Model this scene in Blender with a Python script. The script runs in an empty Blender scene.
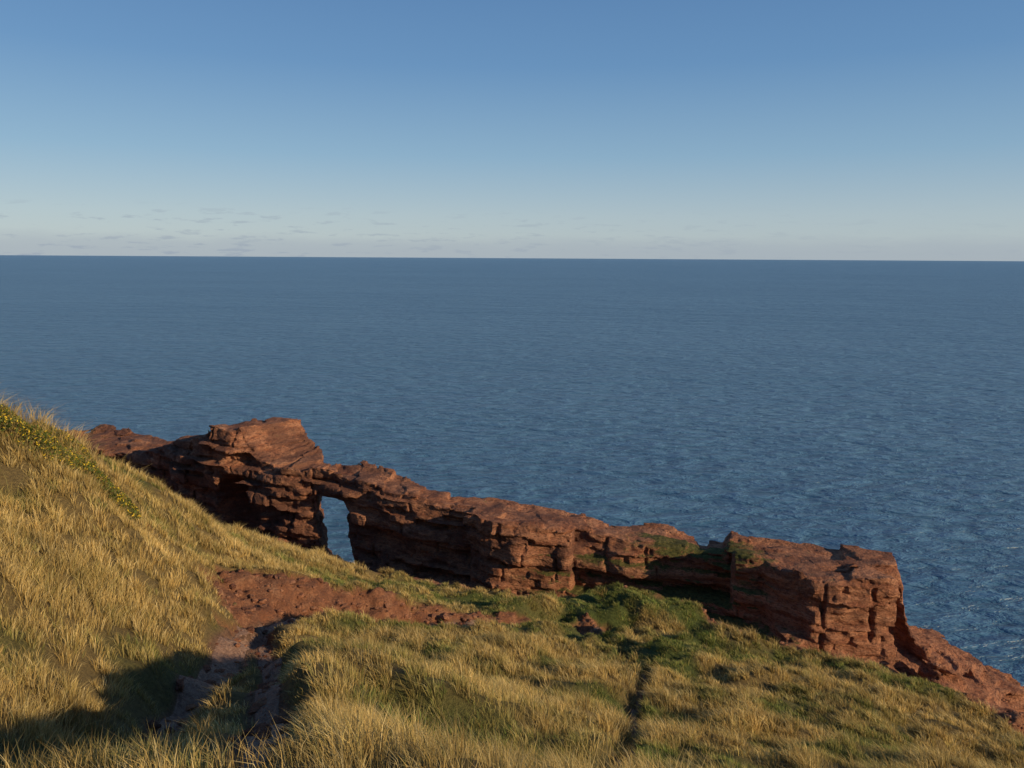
import bpy, math, numpy as np, time
from mathutils import Vector, Matrix
T0=time.time()
rng=np.random.default_rng(7)
scene=bpy.context.scene
# ---------------------------------------------------------------- noise
TBL=rng.random((64,64,64)).astype(np.float32)
def vn(x,y,z=0.0,off=0):
    x,y,z=np.broadcast_arrays(np.asarray(x,dtype=np.float32),np.asarray(y,dtype=np.float32),np.asarray(z,dtype=np.float32))
    x=x+np.float32(off*7.31+1000); y=y+np.float32(off*3.77+1000); z=z+np.float32(off*5.13+1000)
    xi=np.floor(x).astype(np.int32); yi=np.floor(y).astype(np.int32); zi=np.floor(z).astype(np.int32)
    fx=x-xi; fy=y-yi; fz=z-zi
    fx=fx*fx*(3-2*fx); fy=fy*fy*(3-2*fy); fz=fz*fz*(3-2*fz)
    fx=fx.astype(np.float32);fy=fy.astype(np.float32);fz=fz.astype(np.float32)
    x0=xi&63; x1=(xi+1)&63; y0=yi&63; y1=(yi+1)&63; z0=zi&63; z1=(zi+1)&63
    a=TBL[x0,y0,z0]*(1-fx)+TBL[x1,y0,z0]*fx
    b=TBL[x0,y1,z0]*(1-fx)+TBL[x1,y1,z0]*fx
    c=TBL[x0,y0,z1]*(1-fx)+TBL[x1,y0,z1]*fx
    d=TBL[x0,y1,z1]*(1-fx)+TBL[x1,y1,z1]*fx
    return (a*(1-fy)+b*fy)*(1-fz)+(c*(1-fy)+d*fy)*fz
def fbm(x,y,z=0.0,oct=4,off=0):
    r=0; a=.5; t=0
    for o in range(oct):
        r=r+a*vn(x*2**o,y*2**o,z*2**o if not np.isscalar(z) else z,off+o); t+=a; a*=.5
    return r/t
def sstep(a,b,x):
    t=np.clip((x-a)/(b-a),0,1); return t*t*(3-2*t)
def mesh_obj(name,verts,faces=None,quads=None,tris=None,mat=None,smooth=True):
    me=bpy.data.meshes.new(name)
    verts=np.asarray(verts,dtype=np.float32)
    me.vertices.add(len(verts)); me.vertices.foreach_set('co',verts.ravel())
    L=[];S=[];c=0
    if quads is not None and len(quads):
        q=np.asarray(quads,dtype=np.int32); L.append(q.ravel()); S.append(np.arange(len(q))*4); c=len(q)*4
    if tris is not None and len(tris):
        t=np.asarray(tris,dtype=np.int32); L.append(t.ravel()); S.append(c+np.arange(len(t))*3)
    L=np.concatenate(L); S=np.concatenate(S).astype(np.int32)
    me.loops.add(len(L)); me.loops.foreach_set('vertex_index',L)
    me.polygons.add(len(S)); me.polygons.foreach_set('loop_start',S)
    me.update(calc_edges=True)
    me.polygons.foreach_set('use_smooth',np.full(len(S),smooth,dtype=bool))
    me.validate(); me.update()
    ob=bpy.data.objects.new(name,me); scene.collection.objects.link(ob)
    if mat: me.materials.append(mat)
    return ob
def add_col(ob,name,arr):
    a=ob.data.attributes.new(name,'FLOAT_COLOR','POINT')
    arr=np.asarray(arr,dtype=np.float32)
    if arr.shape[1]==3: arr=np.hstack([arr,np.ones((len(arr),1),np.float32)])
    a.data.foreach_set('color',arr.ravel())
# ---------------------------------------------------------------- material helpers
class NT:
    def __init__(s,name):
        s.m=bpy.data.materials.new(name); s.m.use_nodes=True; s.t=s.m.node_tree; s.t.nodes.clear()
        s.out=s.t.nodes.new('ShaderNodeOutputMaterial')
    def n(s,typ,**k):
        nd=s.t.nodes.new('ShaderNode'+typ)
        for a,b in k.items():
            if a.startswith('i_'):
                key=a[2:]; key=int(key) if key.isdigit() else key.replace('_',' ')
                s.set(nd.inputs[key],b)
            else: setattr(nd,a,b)
        return nd
    def set(s,inp,b):
        if isinstance(b,bpy.types.NodeSocket): s.t.links.new(b,inp)
        else: inp.default_value=b
    def ramp(s,fac,stops):
        r=s.n('ValToRGB'); s.set(r.inputs[0],fac); e=r.color_ramp.elements
        while len(e)<len(stops): e.new(.5)
        for el,(p,c) in zip(e,stops):
            el.position=p; el.color=(c,c,c,1) if isinstance(c,(int,float)) else (*c,1)
        return r.outputs[0]
    def mix(s,f,a,b,bt='MIX'):
        m=s.n('Mix',data_type='RGBA',blend_type=bt)
        s.set(m.inputs[0],f)
        for i,v in((6,a),(7,b)):
            if isinstance(v,tuple): v=(*v,1)
            s.set(m.inputs[i],v)
        return m.outputs[2]
    def math(s,op,a,b=0.0,clamp=False):
        m=s.n('Math',operation=op,use_clamp=clamp); s.set(m.inputs[0],a); s.set(m.inputs[1],b); return m.outputs[0]
    def noise(s,vec,scale,detail=4,rough=.55,dist=0.0):
        m=s.n('TexNoise'); s.set(m.inputs['Vector'],vec); m.inputs['Scale'].default_value=scale
        m.inputs['Detail'].default_value=detail; m.inputs['Roughness'].default_value=rough; m.inputs['Distortion'].default_value=dist
        return m.outputs[0]
    def vmul(s,v,xyz):
        m=s.n('VectorMath',operation='MULTIPLY'); s.set(m.inputs[0],v); m.inputs[1].default_value=xyz; return m.outputs[0]

SUN_D=Vector((0.87,-0.49,0)).normalized(); SUN_EL=math.radians(17.5); SUN_AZ=math.atan2(SUN_D.x,SUN_D.y)
# ---------------------------------------------------------------- terrain
CP=np.array([
(0,0,22.3),(0,-10,23.5),(-15,-10,25),(15,-10,21),(-30,0,25),(-30,20,21),(-40,-30,25),(-60,10,25),(-60,40,14),(30,-30,22),(-40,40,13),(-24,36,12.5),(-20,28,16.5),
(-4,4,20.9),(0,4,20.8),(4,4,19.8),(-8,4,21.0),(-5.0,6.5,18.9),(-6.8,6.5,19.4),
(-14.4,22,19.5),(-4.6,8.5,17.6),(-6.0,8.7,17.9),(-2.6,7.5,19.2),(0,9.5,17.4),(1.94,11,16.4),(5.36,13.5,14.6),(14.1,20,10.1),
(-8.5,12.5,18.2),(-11.7,17.5,18.55),(-14,24,18.2),(-12.9,26,16.8),(-11.4,28,15.0),(-10.5,29.5,13.0),(-8.65,31,11.8),(-6.96,32.5,10.6),(-4.9,33,10.0),
(-2.55,31,9.75),(-.5,32,9.2),(3.85,33,9.3),(6.2,31.5,9.6),(4.63,27,10.3),(7.54,27,9.96),(10.6,27.5,9.4),(14.1,27,9.1),(15.8,26,8.8),(17.1,24.5,8.5),
(-10.7,20,17.8),(-8.6,17.5,16.3),(-7.8,12.5,17.6),(-7.3,9.3,18.6),(-9.66,23.5,14.8),(-7.7,20.5,14.8),(-5.8,24,13.05),(-3.07,25,12.0),
(-5.4,10.8,16.6),(-6.1,13.2,15.8),(-6.6,16.5,15.0),(-3.6,11.0,17.8),(-4.7,14.5,16.3),
(-5.4,19,14.1),(-2.86,19,13.95),(-.35,22,12.87),(-.25,15.5,14.8),(3.3,19,12.7),(7.24,21.5,11.26),(11.5,23,10.04),
(20,10,12),(22,18,9),(20,0,18),(10,12,14.5)])
def tps(r2): return .5*r2*np.log(r2+1e-9)
P=CP[:,:2]; n=len(P)
K=tps(((P[:,None]-P[None])**2).sum(-1))+np.eye(n)*.15
A=np.zeros((n+3,n+3)); A[:n,:n]=K; A[:n,n]=1; A[:n,n+1:]=P; A[n,:n]=1; A[n+1:,:n]=P.T
W=np.linalg.solve(A,np.concatenate([CP[:,2],[0,0,0]]))
EDGE=np.array([(-90,60),(-60,56),(-34,50),(-22,42),(-13,37.5),(-8,36),(-4,35.0),(0,34.0),(4,34.0),(7.2,32.6),(9,29.6),(12,29.0),(15,28.2),(17,27.2),(18.4,25.5),(19.2,22),(20,14),(24,4),(30,-20),(34,-60),(-90,-60)])
def poly_sd(x,y):
    x=x.ravel();y=y.ravel(); d=np.full(len(x),1e9); ins=np.zeros(len(x),bool)
    for i in range(len(EDGE)):
        a=EDGE[i]; b=EDGE[(i+1)%len(EDGE)]; e=b-a
        t=np.clip(((x-a[0])*e[0]+(y-a[1])*e[1])/(e@e),0,1)
        d=np.minimum(d,np.hypot(x-a[0]-t*e[0],y-a[1]-t*e[1]))
        c=((a[1]>y)!=(b[1]>y)); 
        xi=a[0]+(y-a[1])*e[0]/(e[1] if abs(e[1])>1e-9 else 1e-9)
        ins^=c&(x<xi)
    return np.where(ins,d,-d)
PATHS=[ (np.array([(-3.6,-4),(-4.0,3),(-4.5,6.5),(-4.75,8.5),(-5.35,10.8),(-6.05,13.2),(-6.6,16.5),(-6.9,19),(-6.9,20.8),(-6.0,23),(-4,24.6),(-1.6,26.4),(.8,27.6),(3.4,28.4)]),.40,.24),
        (np.array([(-2.2,6),(-2.5,7.6),(-3.3,10),(-4.1,12.5),(-4.8,15),(-5.7,17.6),(-6.6,19.6)]),.24,.28),
        (np.array([(1.2,9.5),(1.9,12),(2.5,14.5),(3.1,18.5),(4.2,22.5),(3.8,25.2)]),.11,.42)]
def path_d(x,y,pl):
    d=np.full(x.shape,1e9)
    for a,b in zip(pl[:-1],pl[1:]):
        e=b-a; t=np.clip(((x-a[0])*e[0]+(y-a[1])*e[1])/(e@e),0,1)
        d=np.minimum(d,np.hypot(x-a[0]-t*e[0],y-a[1]-t*e[1]))
    return d
def gauss(x,y,cx,cy,sx,sy,rot=0):
    c,s=math.cos(rot),math.sin(rot); u=(x-cx)*c+(y-cy)*s; v=-(x-cx)*s+(y-cy)*c
    return np.exp(-(u/sx)**2-(v/sy)**2)
def terrain(x,y):
    sh=x.shape; x=x.ravel().astype(float); y=y.ravel().astype(float)
    z=np.zeros(len(x))
    for i in range(n): z+=W[i]*tps((x-P[i,0])**2+(y-P[i,1])**2)
    z+=W[n]+W[n+1]*x+W[n+2]*y
    far=sstep(30,60,np.hypot(x,y-10)); z=z*(1-far)+(20-8*sstep(20,40,y))*far
    z+=.6*gauss(x,y,5.2,30.2,1.7,1.0)+.4*gauss(x,y,1.6,30.8,1.3,.8)+.3*gauss(x,y,-4.8,31.5,1.2,.9)
    z+=.85*gauss(x,y,-4.2,26.3,2.8,.9,.45)+.55*gauss(x,y,-7.6,24.3,1.6,.9,.3)+.5*gauss(x,y,.3,29.4,2.2,.7,.3)
    z-=.5*gauss(x,y,-1.9,16.6,.5,2.8,.55)+.4*gauss(x,y,-2.0,11.2,.5,1.3,.9)+.3*gauss(x,y,.9,20,.4,1.8,.6)
    z+=(fbm(x/4.5,y/4.5,0,3,1)-.5)*1.0
    xr=x*.82+y*.57; yr=-x*.57+y*.82
    rgt=sstep(-3,2,x)
    z+=(fbm(xr/1.9,yr/.95,0,2,5)-.5)*(.66+.25*rgt)+(vn(x/.62,y/.62,0,8)-.5)*(.24+.16*rgt)
    pm=np.zeros(len(x)); wob=(vn(x/.6,y/.6,0,9)-.5)
    for pl,w,dep in PATHS:
        d=path_d(x,y,pl)+wob*.25
        z-=dep*(1-sstep(w*.6,w*2.4,d)); pm=np.maximum(pm,1-sstep(w*.8,w*1.25,d))
    dn=(fbm(x/.8,y/.8,0,4,12)-.5)
    dirt=1.35*gauss(x,y,-7.4,22.4,1.8,1.7,-.3)+1.55*gauss(x,y,-4.4,24.8,3.3,1.15,.45)+1.25*gauss(x,y,-.6,27.3,2.8,.75,.45)+1.0*gauss(x,y,3.4,28.5,2.6,.55,.1)+.8*gauss(x,y,-6.9,19.5,.7,1.6)
    dirt=sstep(.46,.66,dirt+dn*1.7)
    z-=dirt*(.10+1.15*(fbm(x/.75,y/.75,0,4,15)-.35))*.75
    st=(z*3.3+vn(x/1.2,y/1.2,0,17)); fl=np.floor(st); z+=dirt*((fl+sstep(.25,.75,st-fl))-st)/3.3*.8
    sd=poly_sd(x,y)+(fbm(x/2.,y/2.,0,3,20)-.5)*1.6
    out=np.clip(-sd,0,None)
    zf=z-3.2*out+(fbm(x/.7,y/.7,0,3,22)-.5)*np.clip(out,0,1)*.9
    z=np.where(sd<0,np.maximum(zf,-3),z)
    rim=sstep(.7,.0,sd+dn*1.5)
    rr=gauss(x,y,18,24.6,1.6,4.0,.25)*1.2
    crn=sstep(.5,.7,rr+dn)
    z+=crn*(fbm(x/.8,y/.8,0,4,26)-.5)*1.1*(sd>0)
    dirt=np.maximum(dirt,np.maximum(rim,crn))
    return z.reshape(sh),sd.reshape(sh),pm.reshape(sh),dirt.reshape(sh)
def axis(parts):
    return np.unique(np.round(np.concatenate([np.arange(a,b,st) for a,b,st in parts]),4))
ax=axis([(-90,-24,1.5),(-24,-14,.3),(-14,22,.08),(22,40,.6)]); ay=axis([(-60,-2,1.5),(-2,6,.4),(6,37,.08),(37,62,.8)])
GX,GY=np.meshgrid(ax,ay,indexing='ij')
GZ,SD,PM,DM=terrain(GX,GY)
nx,ny=GX.shape
idx=np.arange(nx*ny).reshape(nx,ny)
q=np.stack([idx[:-1,:-1],idx[1:,:-1],idx[1:,1:],idx[:-1,1:]],-1).reshape(-1,4)
def green_map(x,y):
    g=(fbm(x/2.0,y/2.0,0,4,30)-.5)*3.6-.10+.20*sstep(-4,4,x)+.25*sstep(23,29,y)*sstep(-8,-4,x)
    g+=.75*gauss(x,y,5.0,30.5,3.4,1.9)+.8*gauss(x,y,11,27.2,5,1.3)+.8*gauss(x,y,-1,31.4,4,1.4)+.8*gauss(x,y,-1.9,16.6,.8,2.8,.55)
    g+=.25*gauss(x,y,7,22,4,3)-.35*gauss(x,y,-11,19,4,6)+.4*gauss(x,y,-7.9,18.5,1.0,2)+.7*gauss(x,y,-2.0,11.2,.6,1.4,.9)
    return np.clip(g,0,1)
gm=green_map(GX.ravel(),GY.ravel())
g=NT('turf_soil'); geo=g.n('NewGeometry').outputs['Position']
att=g.n('Attribute',attribute_name='mask'); sep=g.n('SeparateColor'); g.set(sep.inputs[0],att.outputs['Color'])
n1=g.noise(geo,1.6,6,.6); n2=g.noise(geo,11,6,.7); n3=g.noise(geo,60,3,.6)
turf=g.mix(sep.outputs[2],g.ramp(n2,[(.3,(.16,.11,.045)),(.7,(.30,.21,.08))]),g.ramp(n2,[(.3,(.05,.065,.018)),(.7,(.13,.15,.04))]))
dirt=g.ramp(n1,[(.3,(.22,.08,.04)),(.5,(.38,.155,.075)),(.72,(.50,.25,.135))])
dirt=g.mix(g.ramp(n2,[(.44,0.0),(.56,.6)]),dirt,(.17,.07,.04))
dirt=g.mix(g.ramp(n3,[(.58,0.0),(.66,.55)]),dirt,(.46,.31,.20))
col=g.mix(sep.outputs[1],turf,dirt)
path=g.ramp(n2,[(.3,(.13,.065,.04)),(.7,(.32,.18,.11))])
col=g.mix(sep.outputs[0],col,path)
b=g.n('Bump',i_Strength=1.0,i_Distance=.16); g.set(b.inputs['Height'],g.math('ADD',n2,g.math('MULTIPLY',n3,.4)))
bs=g.n('BsdfPrincipled',i_Roughness=.95); g.set(bs.inputs['Base Color'],col); g.set(bs.inputs['Normal'],b.outputs[0])
bs.inputs['Specular IOR Level'].default_value=.15
g.set(g.out.inputs[0],bs.outputs[0])
ground=mesh_obj('ground',np.stack([GX,GY,GZ],-1).reshape(-1,3),quads=q,mat=g.m)
add_col(ground,'mask',np.stack([PM.ravel(),DM.ravel(),gm],-1))
def bil(F,x,y):
    fi=np.interp(x,ax,np.arange(nx)); fj=np.interp(y,ay,np.arange(ny))
    i=np.clip(fi.astype(int),0,nx-2); j=np.clip(fj.astype(int),0,ny-2); u=fi-i; v=fj-j
    return F[i,j]*(1-u)*(1-v)+F[i+1,j]*u*(1-v)+F[i,j+1]*(1-u)*v+F[i+1,j+1]*u*v

# ---------------------------------------------------------------- footpaths (draped strips)
pmn=NT('trodden_earth'); geo=pmn.n('NewGeometry').outputs['Position']
n2=pmn.noise(geo,9,6,.65); n3=pmn.noise(geo,45,3,.6)
col=pmn.ramp(n2,[(.3,(.14,.07,.045)),(.55,(.30,.165,.105)),(.75,(.42,.26,.17))])
col=pmn.mix(pmn.ramp(n3,[(.58,0.0),(.66,.6)]),col,(.44,.31,.22))
b=pmn.n('Bump',i_Strength=1.0,i_Distance=.1); pmn.set(b.inputs['Height'],pmn.math('ADD',n2,pmn.math('MULTIPLY',n3,.4)))
bs=pmn.n('BsdfPrincipled',i_Roughness=.95); pmn.set(bs.inputs['Base Color'],col); pmn.set(bs.inputs['Normal'],b.outputs[0]); pmn.set(pmn.out.inputs[0],bs.outputs[0])
for pl,w,dep in PATHS:
    seg=np.hypot(*np.diff(pl,axis=0).T); cs=np.concatenate([[0],np.cumsum(seg)])
    t=np.arange(0,cs[-1],.1)
    c=np.stack([np.interp(t,cs,pl[:,0]),np.interp(t,cs,pl[:,1])],-1)
    for k in range(16): c[1:-1]=(c[:-2]+2*c[1:-1]+c[2:])/4
    tan=np.gradient(c,axis=0); tan/=np.linalg.norm(tan,axis=1)[:,None]; nr=np.stack([-tan[:,1],tan[:,0]],-1)
    M=9; V=[]
    taper=np.clip(np.minimum(t,cs[-1]-t)/1.0,.05,1)
    for j in range(M):
        o=(j/(M-1)*2-1)*w*taper*(.5+.9*vn(t/.5,j//5*9.0,0,3))
        V.append(c+nr*o[:,None])
    V=np.array(V); X=V[...,0];Y=V[...,1]; Z=bil(GZ,X,Y)+.012
    Z[0]-=.05; Z[-1]-=.05
    ii=np.arange(M*len(t)).reshape(M,len(t))
    qq=np.stack([ii[:-1,:-1],ii[:-1,1:],ii[1:,1:],ii[1:,:-1]],-1).reshape(-1,4)[:,::-1]
    mesh_obj('footpath',np.stack([X,Y,Z],-1).reshape(-1,3),quads=qq,mat=pmn.m)
print('terrain',time.time()-T0)

# ---------------------------------------------------------------- rock fin via implicit surface
CL=np.array([(-46,67),(-40,64),(-34,60.5),(-27,57),(-20,52.2),(-15,48.5),(-10,44.5),(-5,41.7),(0,39.7),(7,37),(12,35.5),(17,34),(21,32.6),(26,30.5),(30,29)],float)
cs=np.concatenate([[0],np.cumsum(np.hypot(*np.diff(CL,axis=0).T))])
ds=.105; dn_=.11; dz_=.09
s=np.arange(0,cs[-1],ds)
cx=np.interp(s,cs,CL[:,0]); cy=np.interp(s,cs,CL[:,1])
for k in range(420):
    cx[1:-1]=(cx[:-2]+2*cx[1:-1]+cx[2:])/4; cy[1:-1]=(cy[:-2]+2*cy[1:-1]+cy[2:])/4
tx=np.gradient(cx,ds); ty=np.gradient(cy,ds); tl=np.hypot(tx,ty); tx/=tl; ty/=tl; nxv=-ty; nyv=tx
mk=(cx>-38)&(cx<26.5); s=s[mk];cx=cx[mk];cy=cy[mk];nxv=nxv[mk];nyv=nyv[mk]
nn=np.arange(-7.4,5,dn_); zz=np.arange(-.8,15.4,dz_)
S=s[:,None,None].astype(np.float32); N=nn[None,:,None].astype(np.float32); Z=zz[None,None,:].astype(np.float32)
def tab(d):
    return np.interp(cx,[a for a,_ in d],[b for _,b in d]).astype(np.float32)[:,None,None]
h=tab([(-40,8.8),(-34,10.3),(-29,10.2),(-26,10.2),(-24,10.9),(-22,11.4),(-20,12.4),(-18.5,12.6),(-17,12.9),(-16.6,13.7),(-14.8,13.9),(-14.4,13.1),(-13.6,12.2),(-12,11.7),(-11,11.6),(-10.7,12.0),(-8,11.9),(-6,11.6),(-3,11.3),(.4,11.1),(3.8,11.0),(5,10.8),(8,10.6),(9.0,10.3),(10,10.3),(10.3,10.8),(13.4,10.8),(15,10.7),(15.3,10.95),(17.2,10.8),(17.5,9.0),(17.7,7.7),(19.2,7.0),(20.2,6.3),(21,5.7),(22.5,5.0),(24,3.6),(26,1),(30,-2)])
hwn=tab([(-46,2.5),(-27,2.4),(-22,2.6),(-18,3.0),(-15,2.9),(-13,2.1),(-11.8,1.9),(-10,1.0),(-8,1.0),(-5,1.1),(-1,1.2),(-.3,2.0),(3.2,1.1),(6.5,1.0),(8,.7),(11.8,.7),(12.2,1.5),(12.7,2.5),(15,1.8),(17.2,1.1),(18.4,2.6),(26,3)])
hwf=tab([(-46,2.5),(-27,2.4),(-18,2.6),(-13,1.8),(-10,1.1),(-8,1.2),(0,1.5),(9,1.7),(17.5,1.1),(19,2),(26,2)])
zb=tab([(-46,6),(-20,7.0),(-12,7.4),(-8,7.2),(0,7.5),(7,8.4),(12,8.4),(16,7.8),(21,6.2),(24,4.2),(30,0)])
spread=tab([(-46,1),(5,1),(10,1.7),(18,2.1),(26,2.1)])
solid=tab([(-46,1),(-13,1),(-11,.75),(9,.7),(12,.55),(17.2,.55),(18,1),(26,1)])
topn=tab([(-46,1),(-17,1),(-16,.3),(-12,.35),(7,.35),(9,.5),(12,.3),(17.2,.3),(18,1.3),(26,1.3)])
tblk=tab([(-46,.3),(-14,.25),(-10,.2),(17.2,.16),(18,.8),(26,.8)])
lowf=fbm(S/3.2,N/2.2,0,2,40)
bnd=np.cumsum(rng.choice([.1,.16,.25,.4,.62],160,p=[.25,.25,.2,.18,.12]))-6
lut_z=np.arange(-6,24,.02); lid=np.searchsorted(bnd,lut_z); Rl=rng.random(300)
zl=Z+.035*S+.06*N+.6*(vn(S/9,N/5,0,51)-.5)
li=np.clip(((zl+6)*50).astype(np.int32),0,len(lut_z)-1); L=lid[li]
lay=Rl[L].astype(np.float32)
Rb=rng.random((300,256)).astype(np.float32); shv=(rng.random(300)*5).astype(np.float32); wdv=rng.uniform(.9,3.2,300).astype(np.float32)
bf=S/wdv[L]+shv[L]+N*.35+.5*vn(S/1.2,N/1.2,0,33); bi=np.floor(bf); fr=np.abs(bf-bi-.5); bi=bi.astype(np.int32)&255
blk=Rb[L,bi]; crack=np.where(fr>.46,.12,0).astype(np.float32)
LF=(L*3.71).astype(np.float32)
lobe=vn(S/1.2,N/1.2,LF,62)-.5
n3a=vn(S/3.0,N/2.4,Z/2.2,60)-.5
n3b=vn(S/.9,N/.8,Z/.55,61)-.5
jf=S/2.3+1.5*vn(S/4,N/3,0,34)+N*.25; jr=np.abs(jf-np.floor(jf)-.5); joint=np.where(jr>.47,.22,0).astype(np.float32)*(vn(S/2,N,Z/1.2,35)>.5)
dz=np.clip(zb-Z,0,None)
terr=np.floor(dz/.5+lowf*1.5)*.5
nearw=hwn+terr*1.25*spread*(.6+.9*lowf)+.12*(h-Z).clip(0,3)*.4
farw=hwf+np.clip(zb-1-Z,0,None)*.45
dlat=np.minimum(N+nearw,farw-N)
top=h+((lowf-.5)*.9+(vn(S/1.0,N/1.0,0,70)-.5)*.4)*topn-.05*N
top=np.floor(top/.25)*.25*.6+top*.4
dtop=top-Z
d=np.minimum(dlat,dtop)
side=dlat<dtop
edge=np.clip((top-Z)/.9,.25,1)*solid
d=d+np.where(side,((lay-.5)*.8+(blk-.5)*.45+lobe*1.0)*edge-crack-joint,(blk-.5)*tblk-crack*.3)+n3a*np.where(dlat<dtop+.3,1.1,.2)*solid+n3b*.2
del n3a,lobe,LF,jf,jr,joint
WX=(cx[:,None,None]+nxv[:,None,None]*N).astype(np.float32); WY=(cy[:,None,None]+nyv[:,None,None]*N).astype(np.float32)
axd=np.array((-.21,.978)); px,py=-10.0,43.6
qd=(WX-px)*axd[1]-(WY-py)*axd[0] + .14*(Z-8.5)
prof=np.where(Z<9.6,.88+0*Z,.88*np.sqrt(np.clip(1-((Z-9.6)/1.2)**2,0,1)))
hole=prof+(blk-.5)*.35+n3b*.3-np.abs(qd)
hole=np.minimum(hole,10.6-Z); hole=np.minimum(hole,Z-5.4)
sel=(np.abs(S-np.interp(-10,cx,s))<9)
d=np.where(sel,np.minimum(d,-hole),d)
def cave(xc,zc,rx,rz,dep,xo=0):
    sc=float(np.interp(xc,cx,s)); hw=float(np.interp(xc,cx,hwn[:,0,0]))
    e=1-((S-sc)/rx)**2-((Z-zc)/rz)**2-((N+hw+0.4)/dep)**2
    return e*min(rx,rz,dep)*.5
for c in [(-14.8,8.8,1.9,2.3,2.6),(-6,8.6,1.5,.9,1.0)]:
    d=np.minimum(d,-cave(*c)+n3b*.2)
d[0]=-1;d[-1]=-1;d[:,0]=-1;d[:,-1]=-1;d[:,:,-1]=-1;d[:,:,0]=-1
d=d.astype(np.float32)
del n3b,qd,prof,hole,WX,WY,bf,fr,blk,crack,lay
print('density',time.time()-T0,d.shape)
def surface_nets(d):
    ins=d>0
    cnt=sum(ins[a:ins.shape[0]-1+a,b:ins.shape[1]-1+b,e:ins.shape[2]-1+e].astype(np.int8) for a in(0,1) for b in(0,1) for e in(0,1))
    act=(cnt>0)&(cnt<8); I,J,Kk=np.nonzero(act)
    vid=-np.ones(act.shape,np.int32); vid[I,J,Kk]=np.arange(len(I))
    pos=np.zeros((len(I),3)); num=np.zeros(len(I))
    for axs in range(3):
        oth=[o for o in range(3) if o!=axs]
        for a in(0,1):
            for b in(0,1):
                o0=[0,0,0];o0[oth[0]]=a;o0[oth[1]]=b;o1=list(o0);o1[axs]=1
                v0=d[I+o0[0],J+o0[1],Kk+o0[2]];v1=d[I+o1[0],J+o1[1],Kk+o1[2]]
                m=(v0>0)!=(v1>0); t=np.where(m,v0/np.where(m,v0-v1,1),0)
                p=np.array(o0,float)[None]*np.ones((len(I),1)); p[:,axs]+=t
                pos[m]+=p[m]; num[m]+=1
    pos/=num[:,None]; pos+=np.stack([I,J,Kk],-1)
    Q=[]
    for axs in range(3):
        sl0=[slice(None)]*3; sl1=[slice(None)]*3; sl0[axs]=slice(0,-1); sl1[axs]=slice(1,None)
        a=ins[tuple(sl0)]; b=ins[tuple(sl1)]
        i,j,k=np.nonzero(a!=b); flip=b[i,j,k]
        ok=np.ones(len(i),bool); ee=np.stack([i,j,k],-1)
        for o in range(3):
            if o!=axs: ok&=(ee[:,o]>0)&(ee[:,o]<vid.shape[o])
        i,j,k,flip=i[ok],j[ok],k[ok],flip[ok]
        if axs==0: qd=[vid[i,j-1,k-1],vid[i,j,k-1],vid[i,j,k],vid[i,j-1,k]]
        elif axs==1: qd=[vid[i-1,j,k-1],vid[i-1,j,k],vid[i,j,k],vid[i,j,k-1]]
        else: qd=[vid[i-1,j-1,k],vid[i,j-1,k],vid[i,j,k],vid[i-1,j,k]]
        qd=np.stack(qd,-1); qd[flip]=qd[flip][:,::-1]; Q.append(qd)
    return pos,np.concatenate(Q)
pos,Q=surface_nets(d)
lab=np.arange(len(pos))
for it in range(4000):
    mn=lab[Q].min(1); new=lab.copy()
    for c in range(4): np.minimum.at(new,Q[:,c],mn)
    new=new[new]; new=new[new]
    if (new==lab).all(): break
    lab=new
main=np.bincount(lab).argmax(); kv=lab==main; Q=Q[kv[Q[:,0]]]; rm=np.cumsum(kv)-1; Q=rm[Q]; pos=pos[kv]
ps=s[0]+pos[:,0]*ds; pn=nn[0]+pos[:,1]*dn_; pz=zz[0]+pos[:,2]*dz_
CX=np.interp(ps,s,cx);CY=np.interp(ps,s,cy);NXx=np.interp(ps,s,nxv);NYy=np.interp(ps,s,nyv)
V=np.stack([CX+NXx*pn,CY+NYy*pn,pz],-1)
for k in range(3):
    V[:,k]+=(fbm(V[:,0]*2.6,V[:,1]*2.6,pz*4,3,80+4*k)-.5)*(.18 if k<2 else .08)
print('nets',len(V),len(Q),time.time()-T0)
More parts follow.
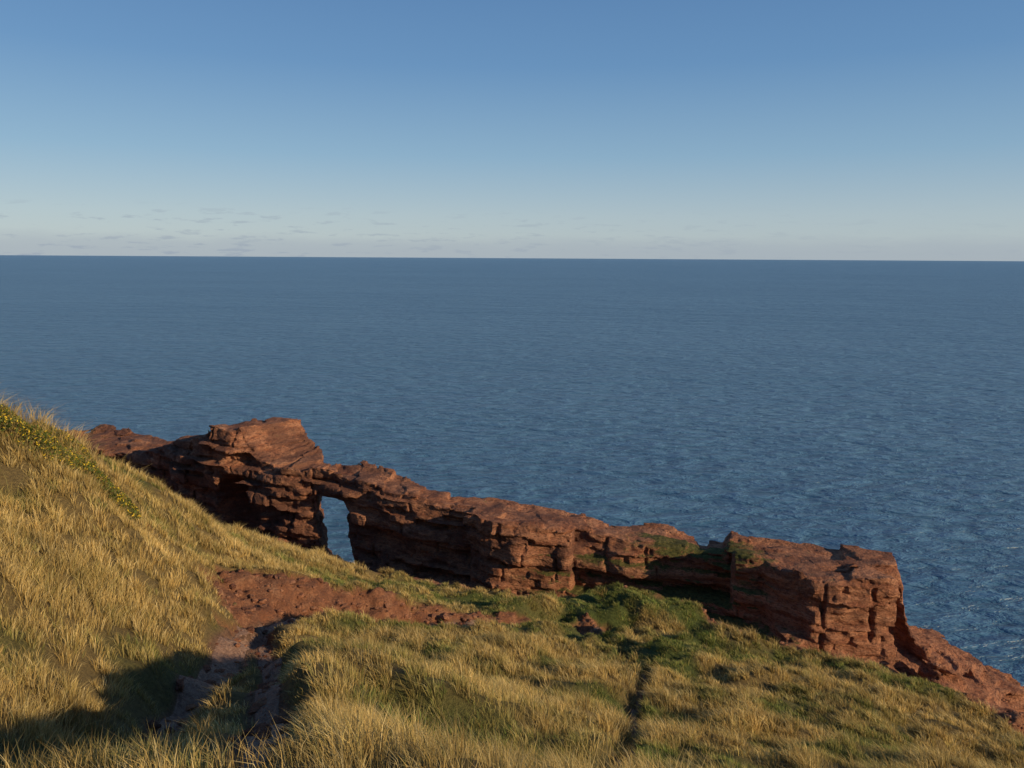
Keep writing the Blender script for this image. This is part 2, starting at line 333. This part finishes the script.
def rock_mat(name):
    r=NT(name); geo=r.n('NewGeometry'); pos=geo.outputs['Position']
    n0=r.noise(pos,.35,5,.6); n1=r.noise(r.vmul(pos,(1,1,3.5)),1.3,7,.65); n2=r.noise(r.vmul(pos,(1,1,2.2)),6,6,.7); n3=r.noise(pos,26,4,.65)
    sx=r.n('SeparateXYZ'); r.set(sx.inputs[0],pos)
    zc=r.math('ADD',r.math('ADD',sx.outputs[2],r.math('MULTIPLY',sx.outputs[0],.03)),r.math('MULTIPLY',n0,1.1))
    cmb=r.n('CombineXYZ'); r.set(cmb.inputs[2],zc)
    band=r.noise(cmb.outputs[0],2.6,5,.7)
    col=r.ramp(band,[(.3,(.16,.056,.032)),(.45,(.31,.115,.058)),(.56,(.46,.20,.105)),(.7,(.58,.32,.19))])
    col=r.mix(r.ramp(n1,[(.42,0.0),(.64,.6)]),col,(.56,.27,.15))
    col=r.mix(r.ramp(n2,[(.38,.65),(.53,0.0)]),col,(.085,.036,.026))
    blot=r.noise(r.vmul(pos,(1,1,1.4)),.55,6,.7)
    west=r.ramp(r.math('ADD',r.math('MULTIPLY',sx.outputs[0],.04),.5),[(.0,.22),(.6,.0)])
    col=r.mix(r.ramp(r.math('ADD',blot,r.math('MULTIPLY',west,.5)),[(.50,0.0),(.63,.75)]),col,(.12,.055,.04))
    col=r.mix(r.ramp(n3,[(.58,0.0),(.7,.35)]),col,(.58,.41,.29))
    sn=r.n('SeparateXYZ'); r.set(sn.inputs[0],geo.outputs['True Normal'])
    at=r.n('Attribute',attribute_name='veg'); up=r.math('MULTIPLY',r.ramp(sn.outputs[2],[(.15,0.0),(.5,1.0)]),r.ramp(r.math('ADD',n1,at.outputs['Fac']),[(.6,0.0),(.75,1.0)]))
    turf=r.ramp(n2,[(.35,(.035,.045,.013)),(.65,(.12,.13,.035))])
    col=r.mix(r.math('MULTIPLY',up,.9),col,turf)
    hsum=r.math('ADD',r.math('MULTIPLY',n1,1.0),r.math('ADD',r.math('MULTIPLY',n2,.7),r.math('ADD',r.math('MULTIPLY',n3,.2),r.math('MULTIPLY',band,.8))))
    b=r.n('Bump',i_Strength=.9,i_Distance=.3); r.set(b.inputs['Height'],hsum)
    bs=r.n('BsdfPrincipled',i_Roughness=.9); bs.inputs['Specular IOR Level'].default_value=.12
    r.set(bs.inputs['Base Color'],col); r.set(bs.inputs['Normal'],b.outputs[0]); r.set(r.out.inputs[0],bs.outputs[0]); return r.m
RM=rock_mat('red_sandstone')
rock=mesh_obj('sandstone_arch_headland',V,quads=Q,mat=RM,smooth=False)
veg=.5*np.exp(-((V[:,0]-3.2)/2.6)**2)*(V[:,2]<9.8)*(pn<-.5)+.5*np.exp(-((V[:,0]-8.8)/2.6)**2)*(pn<.6)-.05
a=rock.data.attributes.new('veg','FLOAT','POINT'); a.data.foreach_set('value',veg.astype(np.float32))

# ---------------------------------------------------------------- loose stones on the bare earth and path
r=np.random.default_rng(11); NS=60000
x=r.uniform(-10,19.5,NS); y=r.uniform(6,34,NS)
dm=np.maximum(bil(DM,x,y),bil(PM,x,y)); k=(dm>.6)&(bil(SD,x,y)>-.3); x=x[k][:2400];y=y[k][:2400]; NS=len(x)
ph=(1+5**.5)/2; ico=np.array([(-1,ph,0),(1,ph,0),(-1,-ph,0),(1,-ph,0),(0,-1,ph),(0,1,ph),(0,-1,-ph),(0,1,-ph),(ph,0,-1),(ph,0,1),(-ph,0,-1),(-ph,0,1)])/1.9
icf=np.array([(0,11,5),(0,5,1),(0,1,7),(0,7,10),(0,10,11),(1,5,9),(5,11,4),(11,10,2),(10,7,6),(7,1,8),(3,9,4),(3,4,2),(3,2,6),(3,6,8),(3,8,9),(4,9,5),(2,4,11),(6,2,10),(8,6,7),(9,8,1)])
sz=.02+.13*r.random(NS)**5; sc=np.stack([sz*r.uniform(.8,1.4,NS),sz*r.uniform(.7,1.2,NS),sz*r.uniform(.4,.8,NS)],-1)
a_=r.uniform(0,6.28,NS); vv=ico[None]*sc[:,None]*(1+r.normal(0,.14,(NS,12,1)))
vx=vv[...,0]*np.cos(a_)[:,None]-vv[...,1]*np.sin(a_)[:,None]; vy=vv[...,0]*np.sin(a_)[:,None]+vv[...,1]*np.cos(a_)[:,None]
SV=np.stack([vx+x[:,None],vy+y[:,None],vv[...,2]+(bil(GZ,x,y)+sc[:,2]*.3)[:,None]],-1).reshape(-1,3)
mesh_obj('loose_stones',SV,tris=(icf[None]+np.arange(NS)[:,None,None]*12).reshape(-1,3),mat=RM,smooth=False)

# ---------------------------------------------------------------- sea
w=NT('sea_water'); pos=w.n('TexCoord').outputs['Object']
mp=w.n('Mapping'); w.set(mp.inputs[0],pos); mp.inputs['Rotation'].default_value=(0,0,math.radians(-35)); mp.inputs['Scale'].default_value=(.5,1,1)
v=mp.outputs[0]
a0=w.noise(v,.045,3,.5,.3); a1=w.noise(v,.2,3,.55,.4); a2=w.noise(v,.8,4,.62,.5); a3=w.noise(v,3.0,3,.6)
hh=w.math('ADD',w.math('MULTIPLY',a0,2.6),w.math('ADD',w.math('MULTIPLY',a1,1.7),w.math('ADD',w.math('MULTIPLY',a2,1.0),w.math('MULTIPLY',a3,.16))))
b=w.n('Bump',i_Strength=1.0,i_Distance=1.1); w.set(b.inputs['Height'],hh)
bs=w.n('BsdfPrincipled',i_Roughness=.3,i_IOR=1.33)
bs.inputs['Specular IOR Level'].default_value=.42
big=w.noise(w.vmul(pos,(.5,1,1)),.006,5,.6)
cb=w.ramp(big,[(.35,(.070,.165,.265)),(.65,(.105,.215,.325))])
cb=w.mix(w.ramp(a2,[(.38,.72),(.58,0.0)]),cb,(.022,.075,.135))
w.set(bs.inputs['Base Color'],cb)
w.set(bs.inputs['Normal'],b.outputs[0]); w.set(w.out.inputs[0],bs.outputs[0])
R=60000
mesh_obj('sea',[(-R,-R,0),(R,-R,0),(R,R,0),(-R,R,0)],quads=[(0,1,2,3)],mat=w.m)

# ---------------------------------------------------------------- grass
GOLD=np.array([(.62,.44,.165),(.52,.35,.12),(.68,.52,.24),(.43,.29,.10)]); GRN=np.array([(.16,.21,.05),(.21,.25,.065),(.29,.29,.09),(.11,.15,.04)])
def make_grass(name,NT_,blades,hr,wide,seedoff,xlim,ylim,region=None,gbias=0,wind=(-.30,.16)):
    r=np.random.default_rng(100+seedoff)
    x=r.uniform(*xlim,NT_*3); y=ylim[0]+(ylim[1]-ylim[0])*r.random(NT_*3)**1.15
    keep=(np.abs(x)<y*.74+3.0)
    if region is not None: keep&=r.random(len(x))<region(x,y)
    x=x[keep][:NT_];y=y[keep][:NT_]
    sd=bil(SD,x,y);pm=bil(PM,x,y);dm=bil(DM,x,y)
    gx=(bil(GZ,x+.3,y)-bil(GZ,x-.3,y))/.6; gy=(bil(GZ,x,y+.3)-bil(GZ,x,y-.3))/.6
    pd=np.minimum(path_d(x,y,PATHS[0][0])-.2,path_d(x,y,PATHS[1][0]))
    ok=(sd>.15)&(pm<.2)&(pd>.27)&(dm<r.uniform(.25,.85,len(x)))&(np.hypot(gx,gy)<2.8)&(vn(x/.5,y/.5,0,77)>.15)
    x,y,gx,gy,pd=x[ok],y[ok],gx[ok],gy[ok],pd[ok]; m=len(x)
    gr=green_map(x,y)+r.normal(0,.2,m)+gbias
    tall=.35+1.3*fbm(x/1.3,y/1.3,0,3,90)
    tall*=1-.5*np.clip(gr,0,1)
    tall*=.35+.65*sstep(.2,1.1,pd)
    tall*=1-.35*sstep(21,26,y)*sstep(-9,-6,x)*(x<3.5)
    hgt=r.uniform(*hr,m)*tall; rad=r.uniform(.07,.2,m)
    B=blades; T=np.repeat(np.arange(m),B); nb=len(T)
    ang=r.uniform(0,2*np.pi,nb); rr=np.sqrt(r.random(nb))*rad[T]
    bx=x[T]+np.cos(ang)*rr; by=y[T]+np.sin(ang)*rr; bz=bil(GZ,bx,by)-.02
    H=hgt[T]*r.uniform(.55,1.15,nb)
    slope=np.stack([gx,gy],-1)[T]
    lean=np.stack([np.cos(ang),np.sin(ang)],-1)*(rr/rad[T]*.55)[:,None]-slope*.38+np.array(wind)+r.normal(0,.22,(nb,2))
    dist=np.hypot(bx,by)
    wd=wide*(.45+dist/16)*r.uniform(.7,1.3,nb)
    pa=r.uniform(0,np.pi,nb); pw=np.stack([np.cos(pa),np.sin(pa),np.zeros(nb)],-1)*wd[:,None]*.5
    root=np.stack([bx,by,bz],-1)
    mid=root+np.stack([lean[:,0]*H*.32,lean[:,1]*H*.32,H*.58],-1)
    tip=root+np.stack([lean[:,0]*H*1.0,lean[:,1]*H*1.0,H*(.98-.25*np.clip(np.hypot(lean[:,0],lean[:,1]),0,1.5))],-1)
    Vv=np.stack([root-pw,root+pw,mid-pw*.8,mid+pw*.8,tip],1)
    base=np.arange(nb)*5
    Qd=np.stack([base,base+1,base+3,base+2],-1); Tr=np.stack([base+2,base+3,base+4],-1)
    gi=GOLD[r.integers(0,4,nb)]; ni=GRN[r.integers(0,4,nb)]
    gf=np.clip(gr[T]+r.normal(0,.18,nb),0,1)[:,None]
    c=gi*(1-gf)+ni*gf
    c*=((.6+.7*vn(x/.7,y/.7,0,95))*r.uniform(.75,1.2,m))[T][:,None]
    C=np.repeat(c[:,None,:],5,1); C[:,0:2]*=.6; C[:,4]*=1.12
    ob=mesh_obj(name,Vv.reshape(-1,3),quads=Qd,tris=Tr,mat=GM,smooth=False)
    add_col(ob,'Col',C.reshape(-1,3)); print(name,nb,time.time()-T0); return ob
gm_=NT('grass_blades'); at=gm_.n('Attribute',attribute_name='Col')
df=gm_.n('BsdfDiffuse'); gm_.set(df.inputs[0],at.outputs['Color']); tr=gm_.n('BsdfTranslucent'); gm_.set(tr.inputs[0],at.outputs['Color'])
mx=gm_.n('MixShader'); mx.inputs[0].default_value=.25; gm_.set(mx.inputs[1],df.outputs[0]); gm_.set(mx.inputs[2],tr.outputs[0]); gm_.set(gm_.out.inputs[0],mx.outputs[0])
GM=gm_.m
make_grass('grass',20500,38,(.20,.42),.007,1,(-26,20),(3,37))
make_grass('tall_grass',500,14,(.7,1.05),.006,5,(-20,-9),(15,27),region=lambda x,y:np.clip(1.3*gauss(x,y,-14.3,21.8,1.8,2.0),0,1),gbias=-.4,wind=(.1,.05))
# ---------------------------------------------------------------- gorse: twiggy leaf-clump bushes with yellow flowers
lm=NT('gorse_leaf'); at=lm.n('Attribute',attribute_name='Col'); df=lm.n('BsdfDiffuse'); lm.set(df.inputs[0],at.outputs['Color']); lm.set(lm.out.inputs[0],df.outputs[0])
r=np.random.default_rng(5)
def bush(cx_,cy_,rad,ht,nl):
    th=r.uniform(0,2*np.pi,nl); rr=rad*np.sqrt(r.random(nl)); x=cx_+np.cos(th)*rr*1.3; y=cy_+np.sin(th)*rr
    env=ht*(1-(rr/rad)**2)**.5*(.45+.9*fbm(x*2.2,y*2.2,0,3,110)); z=bil(GZ,x,y)+env*r.random(nl)**.5
    sz=r.uniform(.02,.055,nl); dirs=r.normal(size=(nl,3)); dirs/=np.linalg.norm(dirs,axis=1)[:,None]; d2=np.cross(dirs,r.normal(size=(nl,3))); d2/=np.linalg.norm(d2,axis=1)[:,None]
    c=np.stack([x,y,z],-1); Vv=np.stack([c-dirs*sz[:,None],c+d2*sz[:,None]*.6,c+dirs*sz[:,None]],1)
    gcol=np.array([(.06,.09,.02),(.10,.13,.03),(.14,.14,.05),(.17,.12,.05)])[r.integers(0,4,nl)]
    fl=(r.random(nl)<.16)&(z>bil(GZ,x,y)+env*.6); gcol[fl]=(.62,.42,.04)
    o=mesh_obj('gorse_bush',Vv.reshape(-1,3),tris=np.arange(nl*3).reshape(-1,3),mat=lm.m,smooth=False); add_col(o,'Col',np.repeat(gcol,3,0))
for a in [(-12.7,20.6,.9,.7,9000),(-11.9,21.6,.7,.65,6000),(-13.0,22.6,.7,.6,6000),(-11.0,21.4,.5,.55,3500)]: bush(*a)

# ---------------------------------------------------------------- world, sun, camera
wd=bpy.data.worlds.new('World'); scene.world=wd; wd.use_nodes=True; t=wd.node_tree; t.nodes.clear()
W_=NT.__new__(NT); W_.t=t
out=t.nodes.new('ShaderNodeOutputWorld'); bg=t.nodes.new('ShaderNodeBackground'); sky=t.nodes.new('ShaderNodeTexSky')
sky.sky_type='NISHITA'; sky.sun_disc=False; sky.sun_elevation=SUN_EL; sky.sun_rotation=SUN_AZ; sky.altitude=20; sky.air_density=1.0; sky.dust_density=.4; sky.ozone_density=2.0
tc=W_.n('TexCoord').outputs['Generated']
sp=W_.n('SeparateXYZ'); W_.set(sp.inputs[0],tc)
haze=W_.ramp(sp.outputs[2],[(.0,(4.6,5.4,5.8)),(.05,(4.1,5.2,6.0)),(.12,(2.5,4.2,5.9)),(.22,(1.3,2.85,5.2)),(.40,(.65,1.7,3.95)),(1.0,(.4,1.1,2.8))])
base=W_.mix(.8,sky.outputs[0],haze)
cn=W_.noise(W_.vmul(tc,(13,13,80)),2.0,7,.62)
band=W_.ramp(sp.outputs[2],[(.0,.8),(.02,.5),(.045,.4),(.062,0.0)])
lft=W_.ramp(W_.math('ADD',W_.math('MULTIPLY',sp.outputs[0],-.7),.5),[(.2,.25),(.75,1.0)])
cf=W_.math('MULTIPLY',W_.math('MULTIPLY',W_.ramp(cn,[(.55,0.0),(.64,1.0)]),band),lft)
col=W_.mix(cf,base,(2.9,3.5,4.3))
bn=W_.noise(W_.vmul(tc,(9,9,40)),1.5,5,.6)
bz_=W_.math('ADD',sp.outputs[2],W_.math('MULTIPLY',bn,-.016))
col=W_.mix(W_.ramp(bz_,[(.0,.55),(.008,.45),(.020,0.0)]),col,(3.4,4.0,4.75))
W_.set(bg.inputs[0],col); bg.inputs[1].default_value=.1; t.links.new(bg.outputs[0],out.inputs[0])
sl=bpy.data.lights.new('sun','SUN'); sl.energy=5.0; sl.angle=math.radians(.5); sl.color=(1,.80,.53)
so=bpy.data.objects.new('sun',sl); scene.collection.objects.link(so)
dirv=Vector((SUN_D.x*math.cos(SUN_EL),SUN_D.y*math.cos(SUN_EL),math.sin(SUN_EL)))
so.rotation_euler=dirv.to_track_quat('Z','Y').to_euler(); so.location=(20,-20,60)
cam=bpy.data.cameras.new('camera'); co=bpy.data.objects.new('camera',cam); scene.collection.objects.link(co)
cam.lens=28; cam.sensor_width=36; cam.clip_end=200000; cam.clip_start=.1
co.matrix_world=Matrix.Translation((0,0,24))@Matrix.Rotation(math.radians(90-9),4,'X')@Matrix.Rotation(math.radians(.34),4,'Z')
scene.camera=co
scene.view_settings.view_transform='Standard'; scene.view_settings.look='None'; scene.view_settings.exposure=0
print('done',time.time()-T0)
